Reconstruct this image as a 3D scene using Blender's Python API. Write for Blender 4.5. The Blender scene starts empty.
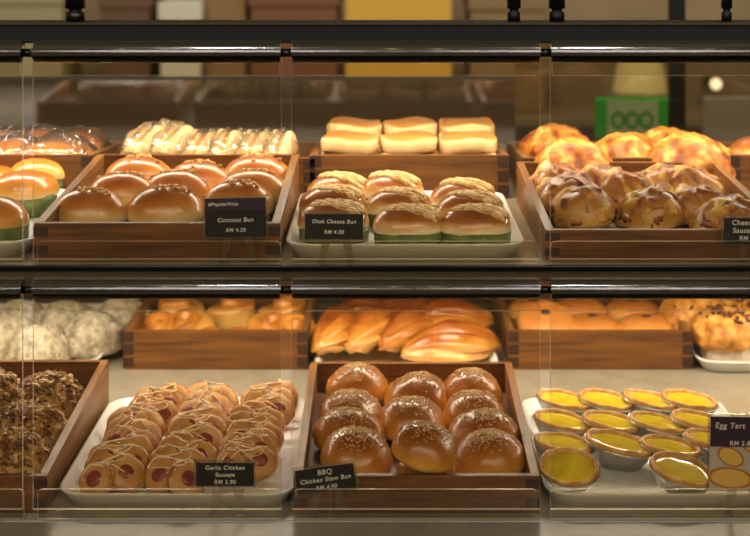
import bpy, bmesh, math, random
from mathutils import Vector, Matrix, noise, Euler
from mathutils.bvhtree import BVHTree
PI = math.pi
sc = bpy.context.scene
COL = sc.collection

# ------------------------------------------------------------------ place: metres, x right, y into the case, z up
H = 1.578                    # eye height
F, PX, PY = 1540.0, 385.0, -60.0
LOW = 0.900                  # lower display surface
UP = 1.199                   # upper shelf surface
YF = 1.822                   # front edge of the front trays
YPANE = 1.787
YBACK = 2.87

def at(px, py, z):
    y = F * (H - z) / (py - PY)
    return (px - PX) * y / F, y

def X(px, y): return (px - PX) * y / F
def Z(py, y): return H - (py - PY) * y / F

def c(h, a=1.0):
    h = h.lstrip('#')
    out = []
    for i in (0, 2, 4):
        v = int(h[i:i + 2], 16) / 255
        out.append(v / 12.92 if v <= .04045 else ((v + .055) / 1.055) ** 2.4)
    return (*out, a)

# ------------------------------------------------------------------ materials
def new_mat(name):
    m = bpy.data.materials.new(name); m.use_nodes = True
    nt = m.node_tree; nt.nodes.clear()
    out = nt.nodes.new('ShaderNodeOutputMaterial')
    return m, nt, out

def principled(nt, out, col=None, rough=.5, **kw):
    b = nt.nodes.new('ShaderNodeBsdfPrincipled')
    if col: b.inputs['Base Color'].default_value = col
    b.inputs['Roughness'].default_value = rough
    for k, v in kw.items(): b.inputs[k.replace('_', ' ')].default_value = v
    nt.links.new(b.outputs[0], out.inputs[0])
    return b

def plain(name, col, rough=.5, **kw):
    m, nt, out = new_mat(name); principled(nt, out, c(col), rough, **kw); return m

def ramp(nt, stops):
    r = nt.nodes.new('ShaderNodeValToRGB')
    e = r.color_ramp.elements
    while len(e) < len(stops): e.new(.5)
    for el, (p, col) in zip(e, stops): el.position = p; el.color = c(col) if isinstance(col, str) else col
    return r

def math_node(nt, op, a, b):
    n = nt.nodes.new('ShaderNodeMath'); n.operation = op
    for i, v in enumerate((a, b)):
        if isinstance(v, (int, float)): n.inputs[i].default_value = v
        else: nt.links.new(v, n.inputs[i])
    return n.outputs[0]

def bread(name, stops, rough=.4, coat=0., nscale=3., namt=.35, bump=.15, bscale=60., vary=.12):
    """baked crust: colour by height over the loaf plus blotches"""
    m, nt, out = new_mat(name)
    b = principled(nt, out, None, rough)
    b.inputs['Coat Weight'].default_value = coat; b.inputs['Coat Roughness'].default_value = .2
    tc = nt.nodes.new('ShaderNodeTexCoord')
    sp = nt.nodes.new('ShaderNodeSeparateXYZ'); nt.links.new(tc.outputs['Generated'], sp.inputs[0])
    n1 = nt.nodes.new('ShaderNodeTexNoise'); n1.inputs['Scale'].default_value = nscale; n1.inputs['Detail'].default_value = 5
    oi = nt.nodes.new('ShaderNodeObjectInfo')
    add = nt.nodes.new('ShaderNodeVectorMath'); add.operation = 'ADD'
    nt.links.new(tc.outputs['Generated'], add.inputs[0])
    cm = nt.nodes.new('ShaderNodeCombineXYZ')
    r10 = math_node(nt, 'MULTIPLY', oi.outputs['Random'], 17.0)
    nt.links.new(r10, cm.inputs[0]); nt.links.new(r10, cm.inputs[1])
    nt.links.new(cm.outputs[0], add.inputs[1]); nt.links.new(add.outputs[0], n1.inputs['Vector'])
    a = math_node(nt, 'SUBTRACT', n1.outputs[0], .5)
    a = math_node(nt, 'MULTIPLY', a, namt * 2)
    v = math_node(nt, 'SUBTRACT', oi.outputs['Random'], .5)
    v = math_node(nt, 'MULTIPLY', v, vary)
    s = math_node(nt, 'ADD', sp.outputs[2], a); s = math_node(nt, 'ADD', s, v)
    r = ramp(nt, stops); nt.links.new(s, r.inputs[0]); nt.links.new(r.outputs[0], b.inputs['Base Color'])
    if bump:
        n2 = nt.nodes.new('ShaderNodeTexNoise'); n2.inputs['Scale'].default_value = bscale; n2.inputs['Detail'].default_value = 4
        nt.links.new(tc.outputs['Object'], n2.inputs['Vector'])
        bp = nt.nodes.new('ShaderNodeBump'); bp.inputs['Strength'].default_value = bump; bp.inputs['Distance'].default_value = .004
        nt.links.new(n2.outputs[0], bp.inputs['Height']); nt.links.new(bp.outputs[0], b.inputs['Normal'])
    return m

def mottle(name, cols, scale=200., rough=.5, bump=.3, detail=3, dist=.002, coat=0., lo_=.3):
    """colour broken up by noise in object space"""
    m, nt, out = new_mat(name)
    b = principled(nt, out, None, rough); b.inputs['Coat Weight'].default_value = coat
    tc = nt.nodes.new('ShaderNodeTexCoord')
    n = nt.nodes.new('ShaderNodeTexNoise'); n.inputs['Scale'].default_value = scale; n.inputs['Detail'].default_value = detail
    nt.links.new(tc.outputs['Object'], n.inputs['Vector'])
    k = len(cols)
    r = ramp(nt, [(lo_ + (1 - 2 * lo_) * i / max(1, k - 1), col) for i, col in enumerate(cols)])
    nt.links.new(n.outputs[0], r.inputs[0]); nt.links.new(r.outputs[0], b.inputs['Base Color'])
    if bump:
        bp = nt.nodes.new('ShaderNodeBump'); bp.inputs['Strength'].default_value = bump; bp.inputs['Distance'].default_value = dist
        nt.links.new(n.outputs[0], bp.inputs['Height']); nt.links.new(bp.outputs[0], b.inputs['Normal'])
    return m

def wood(name, dark, light, axis=0, rough=.42):
    m, nt, out = new_mat(name)
    b = principled(nt, out, None, rough)
    tc = nt.nodes.new('ShaderNodeTexCoord'); mp = nt.nodes.new('ShaderNodeMapping')
    s = [60, 60, 60]; s[axis] = 4
    mp.inputs['Scale'].default_value = s
    nt.links.new(tc.outputs['Object'], mp.inputs[0])
    n = nt.nodes.new('ShaderNodeTexNoise'); n.inputs['Scale'].default_value = 1.6; n.inputs['Detail'].default_value = 6
    n.inputs['Distortion'].default_value = .6
    nt.links.new(mp.outputs[0], n.inputs['Vector'])
    r = ramp(nt, [(.28, dark), (.72, light)]); nt.links.new(n.outputs[0], r.inputs[0])
    nt.links.new(r.outputs[0], b.inputs['Base Color'])
    bp = nt.nodes.new('ShaderNodeBump'); bp.inputs['Strength'].default_value = .12; bp.inputs['Distance'].default_value = .001
    nt.links.new(n.outputs[0], bp.inputs['Height']); nt.links.new(bp.outputs[0], b.inputs['Normal'])
    return m

def clear(name, tint='#FBF8F0', ior=1.45, rough=.02, extra=0., haze=0., hazecol='#8a7a60', bumps=0.):
    """thin clear sheet: see-through with a mirror share by angle"""
    m, nt, out = new_mat(name)
    t = nt.nodes.new('ShaderNodeBsdfTransparent'); t.inputs[0].default_value = c(tint)
    g = nt.nodes.new('ShaderNodeBsdfGlossy'); g.inputs['Roughness'].default_value = rough
    fr = nt.nodes.new('ShaderNodeFresnel'); fr.inputs[0].default_value = ior
    fac = math_node(nt, 'ADD', fr.outputs[0], extra)
    mx = nt.nodes.new('ShaderNodeMixShader')
    nt.links.new(fac, mx.inputs[0]); nt.links.new(t.outputs[0], mx.inputs[1]); nt.links.new(g.outputs[0], mx.inputs[2])
    last = mx
    if bumps:
        tc = nt.nodes.new('ShaderNodeTexCoord'); n = nt.nodes.new('ShaderNodeTexNoise'); n.inputs['Scale'].default_value = 45
        nt.links.new(tc.outputs['Object'], n.inputs['Vector'])
        bp = nt.nodes.new('ShaderNodeBump'); bp.inputs['Strength'].default_value = bumps; bp.inputs['Distance'].default_value = .01
        nt.links.new(n.outputs[0], bp.inputs['Height']); nt.links.new(bp.outputs[0], g.inputs['Normal']); nt.links.new(bp.outputs[0], fr.inputs['Normal'])
    if haze:
        d = nt.nodes.new('ShaderNodeBsdfDiffuse'); d.inputs[0].default_value = c(hazecol)
        m2 = nt.nodes.new('ShaderNodeMixShader'); m2.inputs[0].default_value = haze
        nt.links.new(mx.outputs[0], m2.inputs[1]); nt.links.new(d.outputs[0], m2.inputs[2]); last = m2
    nt.links.new(last.outputs[0], out.inputs[0])
    return m

M = {}
M['wood_x_shaded'] = wood('tray_wood_across_shaded', '#4c2c10', '#855524', 0)  # same wood as the sides, darkened: shade of the front walls in the colour
M['wood_y'] = wood('tray_wood_along', '#603a1a', '#9c6c38', 1)
M['wood_floor'] = wood('tray_wood_base', '#4a2a14', '#6e4524', 1)
M['joint'] = plain('end_grain', '#3a1d0c', .6)
M['melamine'] = plain('white_melamine', '#e9e8e4', .22)
M['ledge'] = mottle('dark_beige_stone', ['#5a5140', '#645a47'], 25, .22, 0)
M['counter'] = mottle('glossy_beige_stone', ['#8c8474', '#989080'], 25, .2, 0)
M['shelf'] = mottle('glossy_beige_laminate', ['#8a7f6a', '#978b74'], 25, .22, 0)
M['fascia'] = plain('brushed_bronze_trim', '#6e614c', .22, Metallic=.8)
M['black'] = plain('black_metal', '#090808', .5, Specular_IOR_Level=.25)
M['tube'] = plain('dark_chrome', '#24221f', .16, Metallic=.85)
M['chrome'] = plain('chrome', '#b9b4aa', .15, Metallic=1.)
M['acrylic'] = clear('clear_acrylic')
M['edge'] = plain('acrylic_edge', '#e0d2b0', .2)
M['sleeve'] = clear('acrylic_sleeve', '#f2ead8', 1.6, .12, .06, .05, '#b09a74')
M['door_glass'] = clear('clear_door_glass', '#e6e2d6', 1.5, .03)
M['frost'] = clear('holder_acrylic', '#f2efe6', 1.45, .08, .02, .12, '#b8ae98')
M['smoked'] = None
m, nt, out = new_mat('smoked_mirror_glass')
d = principled(nt, out, c('#4a3e2d'), .12, Specular_IOR_Level=.5)
d.inputs['Coat Weight'].default_value = 1.; d.inputs['Coat IOR'].default_value = 3.0; d.inputs['Coat Roughness'].default_value = .06
M['smoked'] = m
M['card'] = plain('black_card', '#0d0c0d', .55)
M['plum'] = plain('plum_print', '#2e1a33', .55)
M['ink'] = plain('white_chalk_ink', '#e8e4dc', .7)
M['led'] = None
m, nt, out = new_mat('led_diffuser')
e = nt.nodes.new('ShaderNodeEmission'); e.inputs[0].default_value = (1, .88, .70, 1); e.inputs[1].default_value = 4
nt.links.new(e.outputs[0], out.inputs[0]); M['led'] = m
M['housing'] = plain('led_housing', '#4a4338', .4, Metallic=.5)

M['coconut'] = bread('coconut_crust', [(.15, '#f0dcae'), (.42, '#e6b464'), (.68, '#cd7c2c'), (1., '#9c5018')], .34, .5, 2.2, .3, .06)
M['crumb'] = mottle('caramel_crumb', ['#8a4a17', '#d08f3d', '#e6b868'], 160, .45, .5)
M['leaf_dark'] = mottle('dark_pandan_leaf', ['#1f2a12', '#35421c'], 60, .45, .2)
M['leaf'] = mottle('pandan_leaf', ['#3f4c22', '#5d6a32', '#77803f'], 50, .45, .2)
M['golden'] = bread('golden_crust', [(.1, '#f0c987'), (.35, '#e9a74a'), (.7, '#d9822a'), (1., '#c26a1f')], .28, .5, 2, .2, .05)
M['otak'] = bread('otak_crust', [(.2, '#f1dcae'), (.42, '#dda860'), (.62, '#b0682e'), (.95, '#91501f')], .3, .5, 2.5, .3, .08)
M['otak_top'] = mottle('savoury_paste', ['#a8692c', '#d8a45a', '#ecce92', '#b8803c'], 80, .5, .6)
M['cheese'] = bread('cheese_sausage_crust', [(.05, '#e4bb70'), (.35, '#d09a48'), (.7, '#b5762f'), (1., '#8a4f20')], .4, .25, 3, .4, .15)
M['melt'] = mottle('browned_melted_cheese', ['#4c220c', '#9a5420', '#d69a3c', '#efcc6c'], 34, .45, .5, 4, .004, 0., .34)
M['stew'] = bread('stew_bun_crust', [(.08, '#f0c070'), (.3, '#de9a3c'), (.6, '#b9721f'), (.9, '#8f4f14')], .33, .4, 2.2, .24, .06)
M['sesame'] = mottle('toasted_sesame', ['#b58048', '#e6c18c'], 90, .5, 0)
M['herb'] = mottle('dried_herbs', ['#6d7a22', '#b3a23a'], 150, .6, 0)
M['sbread'] = bread('sausage_bread', [(.0, '#cf9448'), (.4, '#b57632'), (.75, '#95561f'), (1., '#7c4216')], .34, .35, 3, .25, .08)
M['scut'] = mottle('sausage_bread_cut_face', ['#b0753a', '#c48c4a', '#d2a05c'], 40, .5, .15)
M['sausage'] = mottle('chicken_sausage', ['#7d3526', '#96452f'], 60, .35, 0)
M['mayo'] = plain('glossy_mayonnaise', '#ecd0a0', .22)
M['foil'] = plain('foil_cup', '#c9c7c2', .28, Metallic=.85)
M['tart_crust'] = mottle('tart_pastry', ['#a8692a', '#d39a4d', '#e6bc78'], 60, .5, .3)
M['custard'] = mottle('egg_custard', ['#d2b126', '#e2c532', '#e8ce40'], 30, .12, .05, 2, .002, .6)
M['floss_bun'] = bread('floss_bun_crust', [(.1, '#e3bf80'), (.5, '#c08c48'), (1., '#8f5a28')], .45, .1)
M['flakes'] = mottle('almond_chicken_flakes', ['#4a2c14', '#86572a', '#c09350', '#e6c68a'], 60, .5, 0, 2)
M['flour'] = None
m, nt, out = new_mat('floured_rye_crust')
b = principled(nt, out, None, .85)
tc = nt.nodes.new('ShaderNodeTexCoord')
n1 = nt.nodes.new('ShaderNodeTexNoise'); n1.inputs['Scale'].default_value = 55; n1.inputs['Detail'].default_value = 6; n1.inputs['Roughness'].default_value = .7
nt.links.new(tc.outputs['Object'], n1.inputs[0])
r = ramp(nt, [(.3, '#4c4030'), (.42, '#8f836c'), (.55, '#b8ac94'), (.7, '#d8cfbc')]); nt.links.new(n1.outputs[0], r.inputs[0])
nt.links.new(r.outputs[0], b.inputs['Base Color'])
bp = nt.nodes.new('ShaderNodeBump'); bp.inputs['Strength'].default_value = .5; bp.inputs['Distance'].default_value = .004
nt.links.new(n1.outputs[0], bp.inputs['Height']); nt.links.new(bp.outputs[0], b.inputs['Normal'])
M['flour'] = m
M['swirl'] = bread('egg_washed_swirl', [(.05, '#f3d292'), (.4, '#efbc64'), (.75, '#dd963c'), (1., '#b86a26')], .3, .4, 2.5, .3, .05)
M['twist'] = bread('twist_crust', [(.1, '#e2ae5e'), (.35, '#cf8c3a'), (.65, '#a8601f'), (.95, '#7c3c12')], .3, .35, 3, .5, .08)
M['pan_top'] = bread('soft_bun_top', [(.1, '#f0c88a'), (.4, '#e3a04e'), (.8, '#d0843a'), (1., '#c07632')], .5, .1, 2, .2, .05)
M['filling'] = mottle('cream_filling', ['#8f8a2c', '#d8c46a'], 60, .5, .2)
M['dot'] = plain('black_sesame_dot', '#4a3020', .7)
M['loaf'] = mottle('cheese_crumb_crust', ['#7a3d0c', '#b06018', '#cb822c', '#e2ac5c'], 48, .5, .9, 6, .005, 0., .36)
M['toast_top'] = mottle('buttered_toast', ['#bf7a30', '#d3954a'], 25, .5, .15)
M['crumbside'] = mottle('soft_crumb', ['#dcb478', '#e9ca94'], 70, .8, .3)
M['film'] = clear('plastic_film', '#ffffff', 1.4, .06, .12, .05, '#d8d0c0', .9)
M['muffin'] = mottle('streusel_crust', ['#9a5c20', '#cf8f3a', '#e3b05a'], 60, .55, .8, 4, .004)
M['choc'] = mottle('chocolate_crumble', ['#3c1f10', '#6d3d1c'], 80, .5, .5)
M['paper'] = plain('white_paper_cup', '#e3d6c2', .7)
M['print_grey'] = plain('card_print_ground', '#b9b2aa', .5)
M['print_tart'] = plain('card_print_custard', '#e0b65a', .5)
M['print_rim'] = plain('card_print_crust', '#b4682a', .5)

# ------------------------------------------------------------------ mesh helpers
class MB:
    def __init__(s): s.bm = bmesh.new(); s.mi = 0
    def _tag(s, faces):
        for f in faces: f.material_index = s.mi
    def box(s, x0, x1, y0, y1, z0, z1, bevel=0.):
        r = bmesh.ops.create_cube(s.bm, size=1)
        vs = r['verts']
        bmesh.ops.scale(s.bm, vec=(x1 - x0, y1 - y0, z1 - z0), verts=vs)
        bmesh.ops.translate(s.bm, vec=((x0 + x1) / 2, (y0 + y1) / 2, (z0 + z1) / 2), verts=vs)
        fs = {f for v in vs for f in v.link_faces}
        s._tag(fs)
        if bevel:
            es = list({e for v in vs for e in v.link_edges})
            r = bmesh.ops.bevel(s.bm, geom=es, offset=bevel, segments=2, affect='EDGES', profile=.5)
            s._tag(r['faces'])
        return s
    def poly(s, pts, axis, a0, a1):
        """prism: outline pts in the two other axes, extruded along axis"""
        def mk(p, a):
            if axis == 0: return (a, p[0], p[1])
            if axis == 1: return (p[0], a, p[1])
            return (p[0], p[1], a)
        A = [s.bm.verts.new(mk(p, a0)) for p in pts]; B = [s.bm.verts.new(mk(p, a1)) for p in pts]
        fs = [s.bm.faces.new(A), s.bm.faces.new(list(reversed(B)))]
        n = len(pts)
        for i in range(n): fs.append(s.bm.faces.new((A[i], B[i], B[(i + 1) % n], A[(i + 1) % n])))
        s._tag(fs); return s
    def rings(s, rings, cap0=True, cap1=True):
        V = [[s.bm.verts.new(p) for p in ring] for ring in rings]
        fs = []
        n = len(V[0])
        for a, b in zip(V, V[1:]):
            for i in range(n): fs.append(s.bm.faces.new((a[i], a[(i + 1) % n], b[(i + 1) % n], b[i])))
        if cap0: fs.append(s.bm.faces.new(list(reversed(V[0]))))
        if cap1: fs.append(s.bm.faces.new(V[-1]))
        s._tag(fs); return s
    def lathe(s, prof, n=32, sx=1., sy=1., flute=0., k=0, cap0=True, cap1=True):
        R = []
        for r, z in prof:
            R.append([((r * (1 + flute * math.cos(k * 2 * PI * i / n))) * sx * math.cos(2 * PI * i / n),
                       (r * (1 + flute * math.cos(k * 2 * PI * i / n))) * sy * math.sin(2 * PI * i / n), z) for i in range(n)])
        return s.rings(R, cap0, cap1)
    def tube(s, pts, r, n=8, taper=None):
        pts = [Vector(p) for p in pts]
        R = []
        for i, p in enumerate(pts):
            t = (pts[min(i + 1, len(pts) - 1)] - pts[max(i - 1, 0)])
            if t.length < 1e-9: t = Vector((1, 0, 0))
            t.normalize()
            u = t.cross(Vector((0, 0, 1)))
            if u.length < 1e-3: u = t.cross(Vector((0, 1, 0)))
            u.normalize(); w = u.cross(t)
            rr = r * (taper[i] if taper else 1)
            R.append([p + (u * math.cos(2 * PI * j / n) + w * math.sin(2 * PI * j / n)) * rr for j in range(n)])
        return s.rings(R)
    def mesh(s, name, mats, smooth=True):
        bmesh.ops.recalc_face_normals(s.bm, faces=s.bm.faces[:])
        me = bpy.data.meshes.new(name); s.bm.to_mesh(me); s.bm.free()
        for m in (mats if isinstance(mats, (list, tuple)) else [mats]): me.materials.append(m)
        me.polygons.foreach_set('use_smooth', [smooth] * len(me.polygons)); me.update()
        return me
    def build(s, name, mats, parent=None, smooth=False):
        return link(name, s.mesh(name, mats, smooth), parent)

def link(name, me, parent=None):
    o = bpy.data.objects.new(name, me); COL.objects.link(o)
    if parent: o.parent = parent
    return o

def tag(o, label, cat, group=None):
    o['label'] = label; o['category'] = cat
    if group: o['group'] = group
    return o

def thing(name, label, cat, loc=(0, 0, 0), rot=(0, 0, 0), group=None):
    o = bpy.data.objects.new(name, None); COL.objects.link(o)
    o.empty_display_size = .03
    o.location = loc; o.rotation_euler = rot
    return tag(o, label, cat, group)

def struct(o):
    o['kind'] = 'structure'; return o

def dup(root, loc, rot=(0, 0, 0), label=None, scale=1.):
    r = root.copy(); COL.objects.link(r); r.location = loc; r.rotation_euler = rot; r.scale = (scale,) * 3 if not isinstance(scale, tuple) else scale
    if label: r['label'] = label
    for ch in list(root.children):
        k = ch.copy(); COL.objects.link(k); k.parent = r
        for g in ch.children:
            d = g.copy(); COL.objects.link(d); d.parent = k
    return r

def sset(o, loc, rot, label, scale=1.):
    o.location = loc; o.rotation_euler = rot; o['label'] = label; o.scale = (scale,) * 3 if not isinstance(scale, tuple) else scale
    return o

class Kind:
    """a few bakes of one kind; the first placements use the originals, later ones copies"""
    def __init__(s, maker, n): s.protos = [maker(i) for i in range(n)]; s.i = 0
    def put(s, loc, rot, label, scale=1.):
        k = s.i; s.i += 1; n = len(s.protos)
        if k < n: return sset(s.protos[k], loc, rot, label, scale)
        return dup(s.protos[k % n], loc, rot, label, scale)

def fr(v, sc_, oc=3): return noise.fractal(Vector(v) * sc_, .9, 2.1, oc)

def dome_mesh(name, mat, rx, ry, h, seed=0, amp=.002, ns=18., bot=.28, p=2.3, seg=(36, 22), extra=None, keep=False, oc=3, zcut=None):
    mb = MB()
    bmesh.ops.create_uvsphere(mb.bm, u_segments=seg[0], v_segments=seg[1], radius=1)
    off = Vector((seed * 3.7, seed * 1.3, seed * 2.1))
    for v in mb.bm.verts:
        d = v.co.normalized()
        q = d / ((abs(d.x) ** p + abs(d.y) ** p + abs(d.z) ** p) ** (1 / p))
        pos = Vector((q.x * rx, q.y * ry, q.z * h if q.z > 0 else q.z * h * bot))
        w = amp * fr(pos + off, ns, oc)
        if extra: w += extra(d, pos, off)
        pos += d * w
        pos.z += h * bot
        if pos.z < 0: pos.z = 0
        v.co = pos
    if keep: return mb
    return mb.mesh(name, mat)

def dome_z(x, y, rx, ry, h, bot=.28, p=2.3):
    t = 1 - (abs(x) / rx) ** p - (abs(y) / ry) ** p
    return h * bot + (h * max(0, t) ** (1 / p))

# ------------------------------------------------------------------ the room
mb = MB(); mb.box(-3.2, 3.2, -1.5, 5.4, -.05, 0); struct(mb.build('floor', plain('shop_floor', '#6b5a45', .5)))
mb = MB(); mb.box(-3.2, 3.2, 5.3, 5.4, 0, 3.0); struct(mb.build('wall_back', mottle('warm_plaster', ['#8a7450', '#9c8560'], 4, .8, 0)))

# ------------------------------------------------------------------ the display case
case = thing('display_case', 'long two-level glass bakery display case with black rails and beige shelves', 'display case', (0, 0, 0))
CX0, CX1 = -1.05, 1.12
SEAMS = [-.7143, -.4143, -.1143, .1857, .4857, .7857]
mb = MB(); mb.box(CX0, CX1, 1.70, YBACK + .05, 0, LOW - .03, .004); mb.build('cabinet_base', plain('base_laminate', '#54483a', .4), case)
mb = MB(); mb.box(CX0, CX1, 1.797, YBACK + .05, LOW - .03, LOW, .002); mb.build('display_counter', M['counter'], case)
mb = MB(); mb.box(CX0, CX1, 1.66, 1.797, LOW - .03, LOW - .0004, .002); mb.build('front_ledge', M['ledge'], case)
mb = MB(); mb.box(CX0, CX1, 1.795, YBACK, UP - .017, UP, .002); sh = mb.build('shelf', M['shelf'], case)
mb = MB(); mb.box(CX0, CX1, 1.788, 1.7948, UP - .0060, UP + .0005, .001); mb.build('shelf_trim', M['tube'], sh)
mb = MB(); mb.box(CX0, CX1, 1.791, 1.7948, UP - .018, UP - .0060, .001); mb.build('shelf_fascia', M['fascia'], sh)
ZB0, ZB1 = Z(40, YPANE), Z(22, YPANE)
mb = MB(); mb.box(CX0, CX1, 1.787, 1.835, ZB0 - .004, ZB1, .002); mb.build('top_beam', M['black'], case)
mb = MB(); mb.box(CX0, CX1, 1.783, 1.787, ZB1 - .003, ZB1 - .0005); mb.build('beam_trim', M['fascia'], case)
for x in (CX0, CX1 - .012):
    mb = MB(); mb.box(x, x + .012, 1.80, YBACK, LOW, ZB1); mb.build('end_panel', M['door_glass'], case)
# back: smoked sliding door on the left, clear one on the right
ZD = Z(80, YBACK)
xd = X(515, YBACK)
mb = MB(); mb.box(CX0, xd, YBACK, YBACK + .008, UP - .02, ZD); bd = mb.build('smoked_back_door', M['smoked'], case)
mb = MB(); mb.box(CX0, xd, YBACK - .004, YBACK + .012, ZD, ZD + .006); mb.build('door_rail', M['housing'], bd)
mb = MB(); mb.box(xd, CX1, YBACK + .012, YBACK + .018, UP - .02, ZD + .1); bd = mb.build('clear_back_door', M['door_glass'], case)
xp = X(680, YBACK)
mb = MB(); mb.box(xp - .014, xp + .014, YBACK + .019, YBACK + .045, UP - .02, ZB1 - .008); mb.build('door_post', M['black'], bd)
mb = MB(); mb.box(CX0, CX1, YBACK, YBACK + .008, LOW, UP - .02); mb.build('lower_back_panel', plain('dark_back_panel', '#4a3c2a', .3), case)
# short posts carrying the upper glass
for px, w in ((75, .022), (514, .015), (557, .018), (727, .012)):
    x = X(px, 1.81)
    mb = MB(); mb.lathe([(w * .5, ZB1), (w * .5, ZB1 + .010), (w * .35, ZB1 + .011), (w * .35, ZB1 + .014), (w * .55, ZB1 + .015), (w * .55, ZB1 + .13)], 20)
    o = mb.build('glass_post', plain('dark_steel', '#2c2823', .25, Metallic=.8) if px == 75 else M['black'], case, True); o.location = (x, 1.812, 0)
# light strips
def led(y, z):
    mb = MB(); mb.box(CX0 + .02, CX1 - .02, y - .011, y + .011, z, z + .010); h = mb.build('light_strip', M['housing'], case)
    mb = MB(); mb.box(CX0 + .03, CX1 - .03, y - .008, y + .008, z - .003, z); mb.build('diffuser', M['led'], h)
led(2.22, ZB1 - .041)
led(2.28, UP - .027)
def strip_light(y, z, power, tilt=0.):
    L = bpy.data.lights.new('strip_glow', 'AREA'); L.shape = 'RECTANGLE'; L.size = CX1 - CX0 - .1; L.size_y = .02
    L.energy = power; L.color = (1, .89, .73)
    o = bpy.data.objects.new('strip_glow', L); COL.objects.link(o); o.location = ((CX0 + CX1) / 2, y, z); o.rotation_euler = (tilt, 0, 0)
strip_light(2.22, ZB1 - .046, 7.6)
strip_light(2.28, UP - .032, 8.2)

# front panes with their hinge tubes, one per bay and level
def pane(x0, x1, ztube, r, zflap, zbot):
    g = .006
    mb = MB()
    mb.box(x0 + g, x1 - g, YPANE - .002, YPANE + .002, zbot, ztube)
    mb.bm.normal_update()
    for f in mb.bm.faces: f.material_index = 0 if abs(f.normal.y) > .5 else 1
    p = mb.build('front_pane', [M['acrylic'], M['edge']], case)
    mb = MB(); mb.box(x0 + g + .002, x1 - g - .002, YPANE - .0055, YPANE - .0025, zflap, ztube - r * .6)
    mb.bm.normal_update()
    for f in mb.bm.faces: f.material_index = 0 if abs(f.normal.y) > .5 else 1
    mb.build('clamp_flap', [M['acrylic'], M['edge']], p)
    mb = MB()
    n = 24
    R = []
    for x in (x0 + .007, x0 + .0075, x1 - .0075, x1 - .007):
        rr = r * (.9 if x in (x0 + .007, x1 - .007) else 1)
        R.append([(x, YPANE + math.cos(2 * PI * i / n) * rr, ztube + math.sin(2 * PI * i / n) * rr) for i in range(n)])
    mb.rings(R); mb.build('hinge_tube', M['tube'], p, True)
    # clear sleeve curled over the tube
    mb = MB(); rs = r + .003
    R = []
    for x in (x0 + g, x1 - g):
        R.append([(x, YPANE + .001 + math.cos(PI * (-.05 + 1.1 * i / 14)) * -rs, ztube + math.sin(PI * (-.05 + 1.1 * i / 14)) * rs) for i in range(15)])
    V = [[mb.bm.verts.new(q) for q in ring] for ring in R]
    for i in range(14): mb.bm.faces.new((V[0][i], V[0][i + 1], V[1][i + 1], V[1][i]))
    mb.build('sleeve', M['sleeve'], p, True)
    # little chrome hinge end
    mb = MB()
    R = [[(x, YPANE + math.cos(2 * PI * i / 12) * r * .45, ztube + math.sin(2 * PI * i / 12) * r * .45) for i in range(12)] for x in (x1 - .007, x1 + .0065)]
    mb.rings(R); mb.build('hinge_pin', M['tube'], p, True)
for x0, x1 in zip(SEAMS, SEAMS[1:]):
    pane(x0, x1, Z(53, YPANE), .0115, Z(75, YPANE), Z(259, YPANE))
    pane(x0, x1, Z(290, YPANE), .0100, Z(310, YPANE), Z(509, YPANE))

# low clear guards that carry the price cards
def guard(x0, x1, z0, h):
    y0, y1 = 1.800, 1.803
    r = .006
    pts = []
    for cx, cz, a0 in ((x1 - r, z0 + h - r, 0), (x0 + r, z0 + h - r, PI / 2)):
        pts += [(cx + r * math.cos(a0 + k * PI / 12), cz + r * math.sin(a0 + k * PI / 12)) for k in range(7)]
    pts += [(x0, z0), (x1, z0)]
    mb = MB(); mb.poly(pts, 1, y0, y1); mb.bm.normal_update()
    for f in mb.bm.faces: f.material_index = 0 if abs(f.normal.y) > .5 else 1
    g = mb.build('card_guard', [M['acrylic'], M['edge']], case)
for i, (x0, x1) in enumerate(zip(SEAMS, SEAMS[1:])):
    guard(x0 + .008, x1 - .008, UP + .0008, .026)
    guard(x0 + .008, x1 - .008, LOW + .0008, .035)

# ------------------------------------------------------------------ trays
TW, TL = .291, .41
def wood_tray(x, y, z, label, hf=.044, hb=.076, rise=.020, floor=.008, L=TL, W=TW, group='wooden trays'):
    t = thing('wooden_tray', label, 'tray', (x, y, z), (0, 0, 0), group)
    w = .010; a = W / 2
    mb = MB(); mb.box(-a, a, 0, w, 0, hf, .0008)
    mb.mi = 1
    n = 2 if hf < .05 else 3
    for s in (-1, 1):
        for k in range(n):
            zc = hf * (k + .55) / n
            xx = s * (a - .008)
            mb.box(xx - .0085, xx + .0085, -.0003, .002, zc - hf * .13, zc + hf * .13)
    mb.build('front_wall', [M['wood_x_shaded'], M['joint']], t)
    mb = MB(); mb.box(-a, a, L - w, L, 0, hb, .0008); mb.build('back_wall', M['wood_x_shaded'], t)
    for s in (-1, 1):
        x0, x1 = (a - w, a) if s > 0 else (-a, -a + w)
        mb = MB(); mb.poly([(w, 0), (L - w, 0), (L - w, hb), (w, hf)], 0, x0, x1); mb.build('side_wall', M['wood_y'], t)
    mb = MB(); mb.poly([(w, floor - .006), (L - w, floor + rise - .006), (L - w, floor + rise), (w, floor)], 0, -a + w, a - w)
    mb.build('bottom_board', M['wood_floor'], t)
    t['floor'] = floor; t['rise'] = rise; t['L'] = L
    return t

def rrect(a, b, r, z, n=6):
    pts = []
    for sx, sy, a0 in ((1, 1, 0), (-1, 1, PI / 2), (-1, -1, PI), (1, -1, 1.5 * PI)):
        for k in range(n + 1):
            t = a0 + k * PI / 2 / n
            pts.append((sx * (a - r) + r * math.cos(t), sy * (b - r) + r * math.sin(t), z))
    return pts

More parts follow.
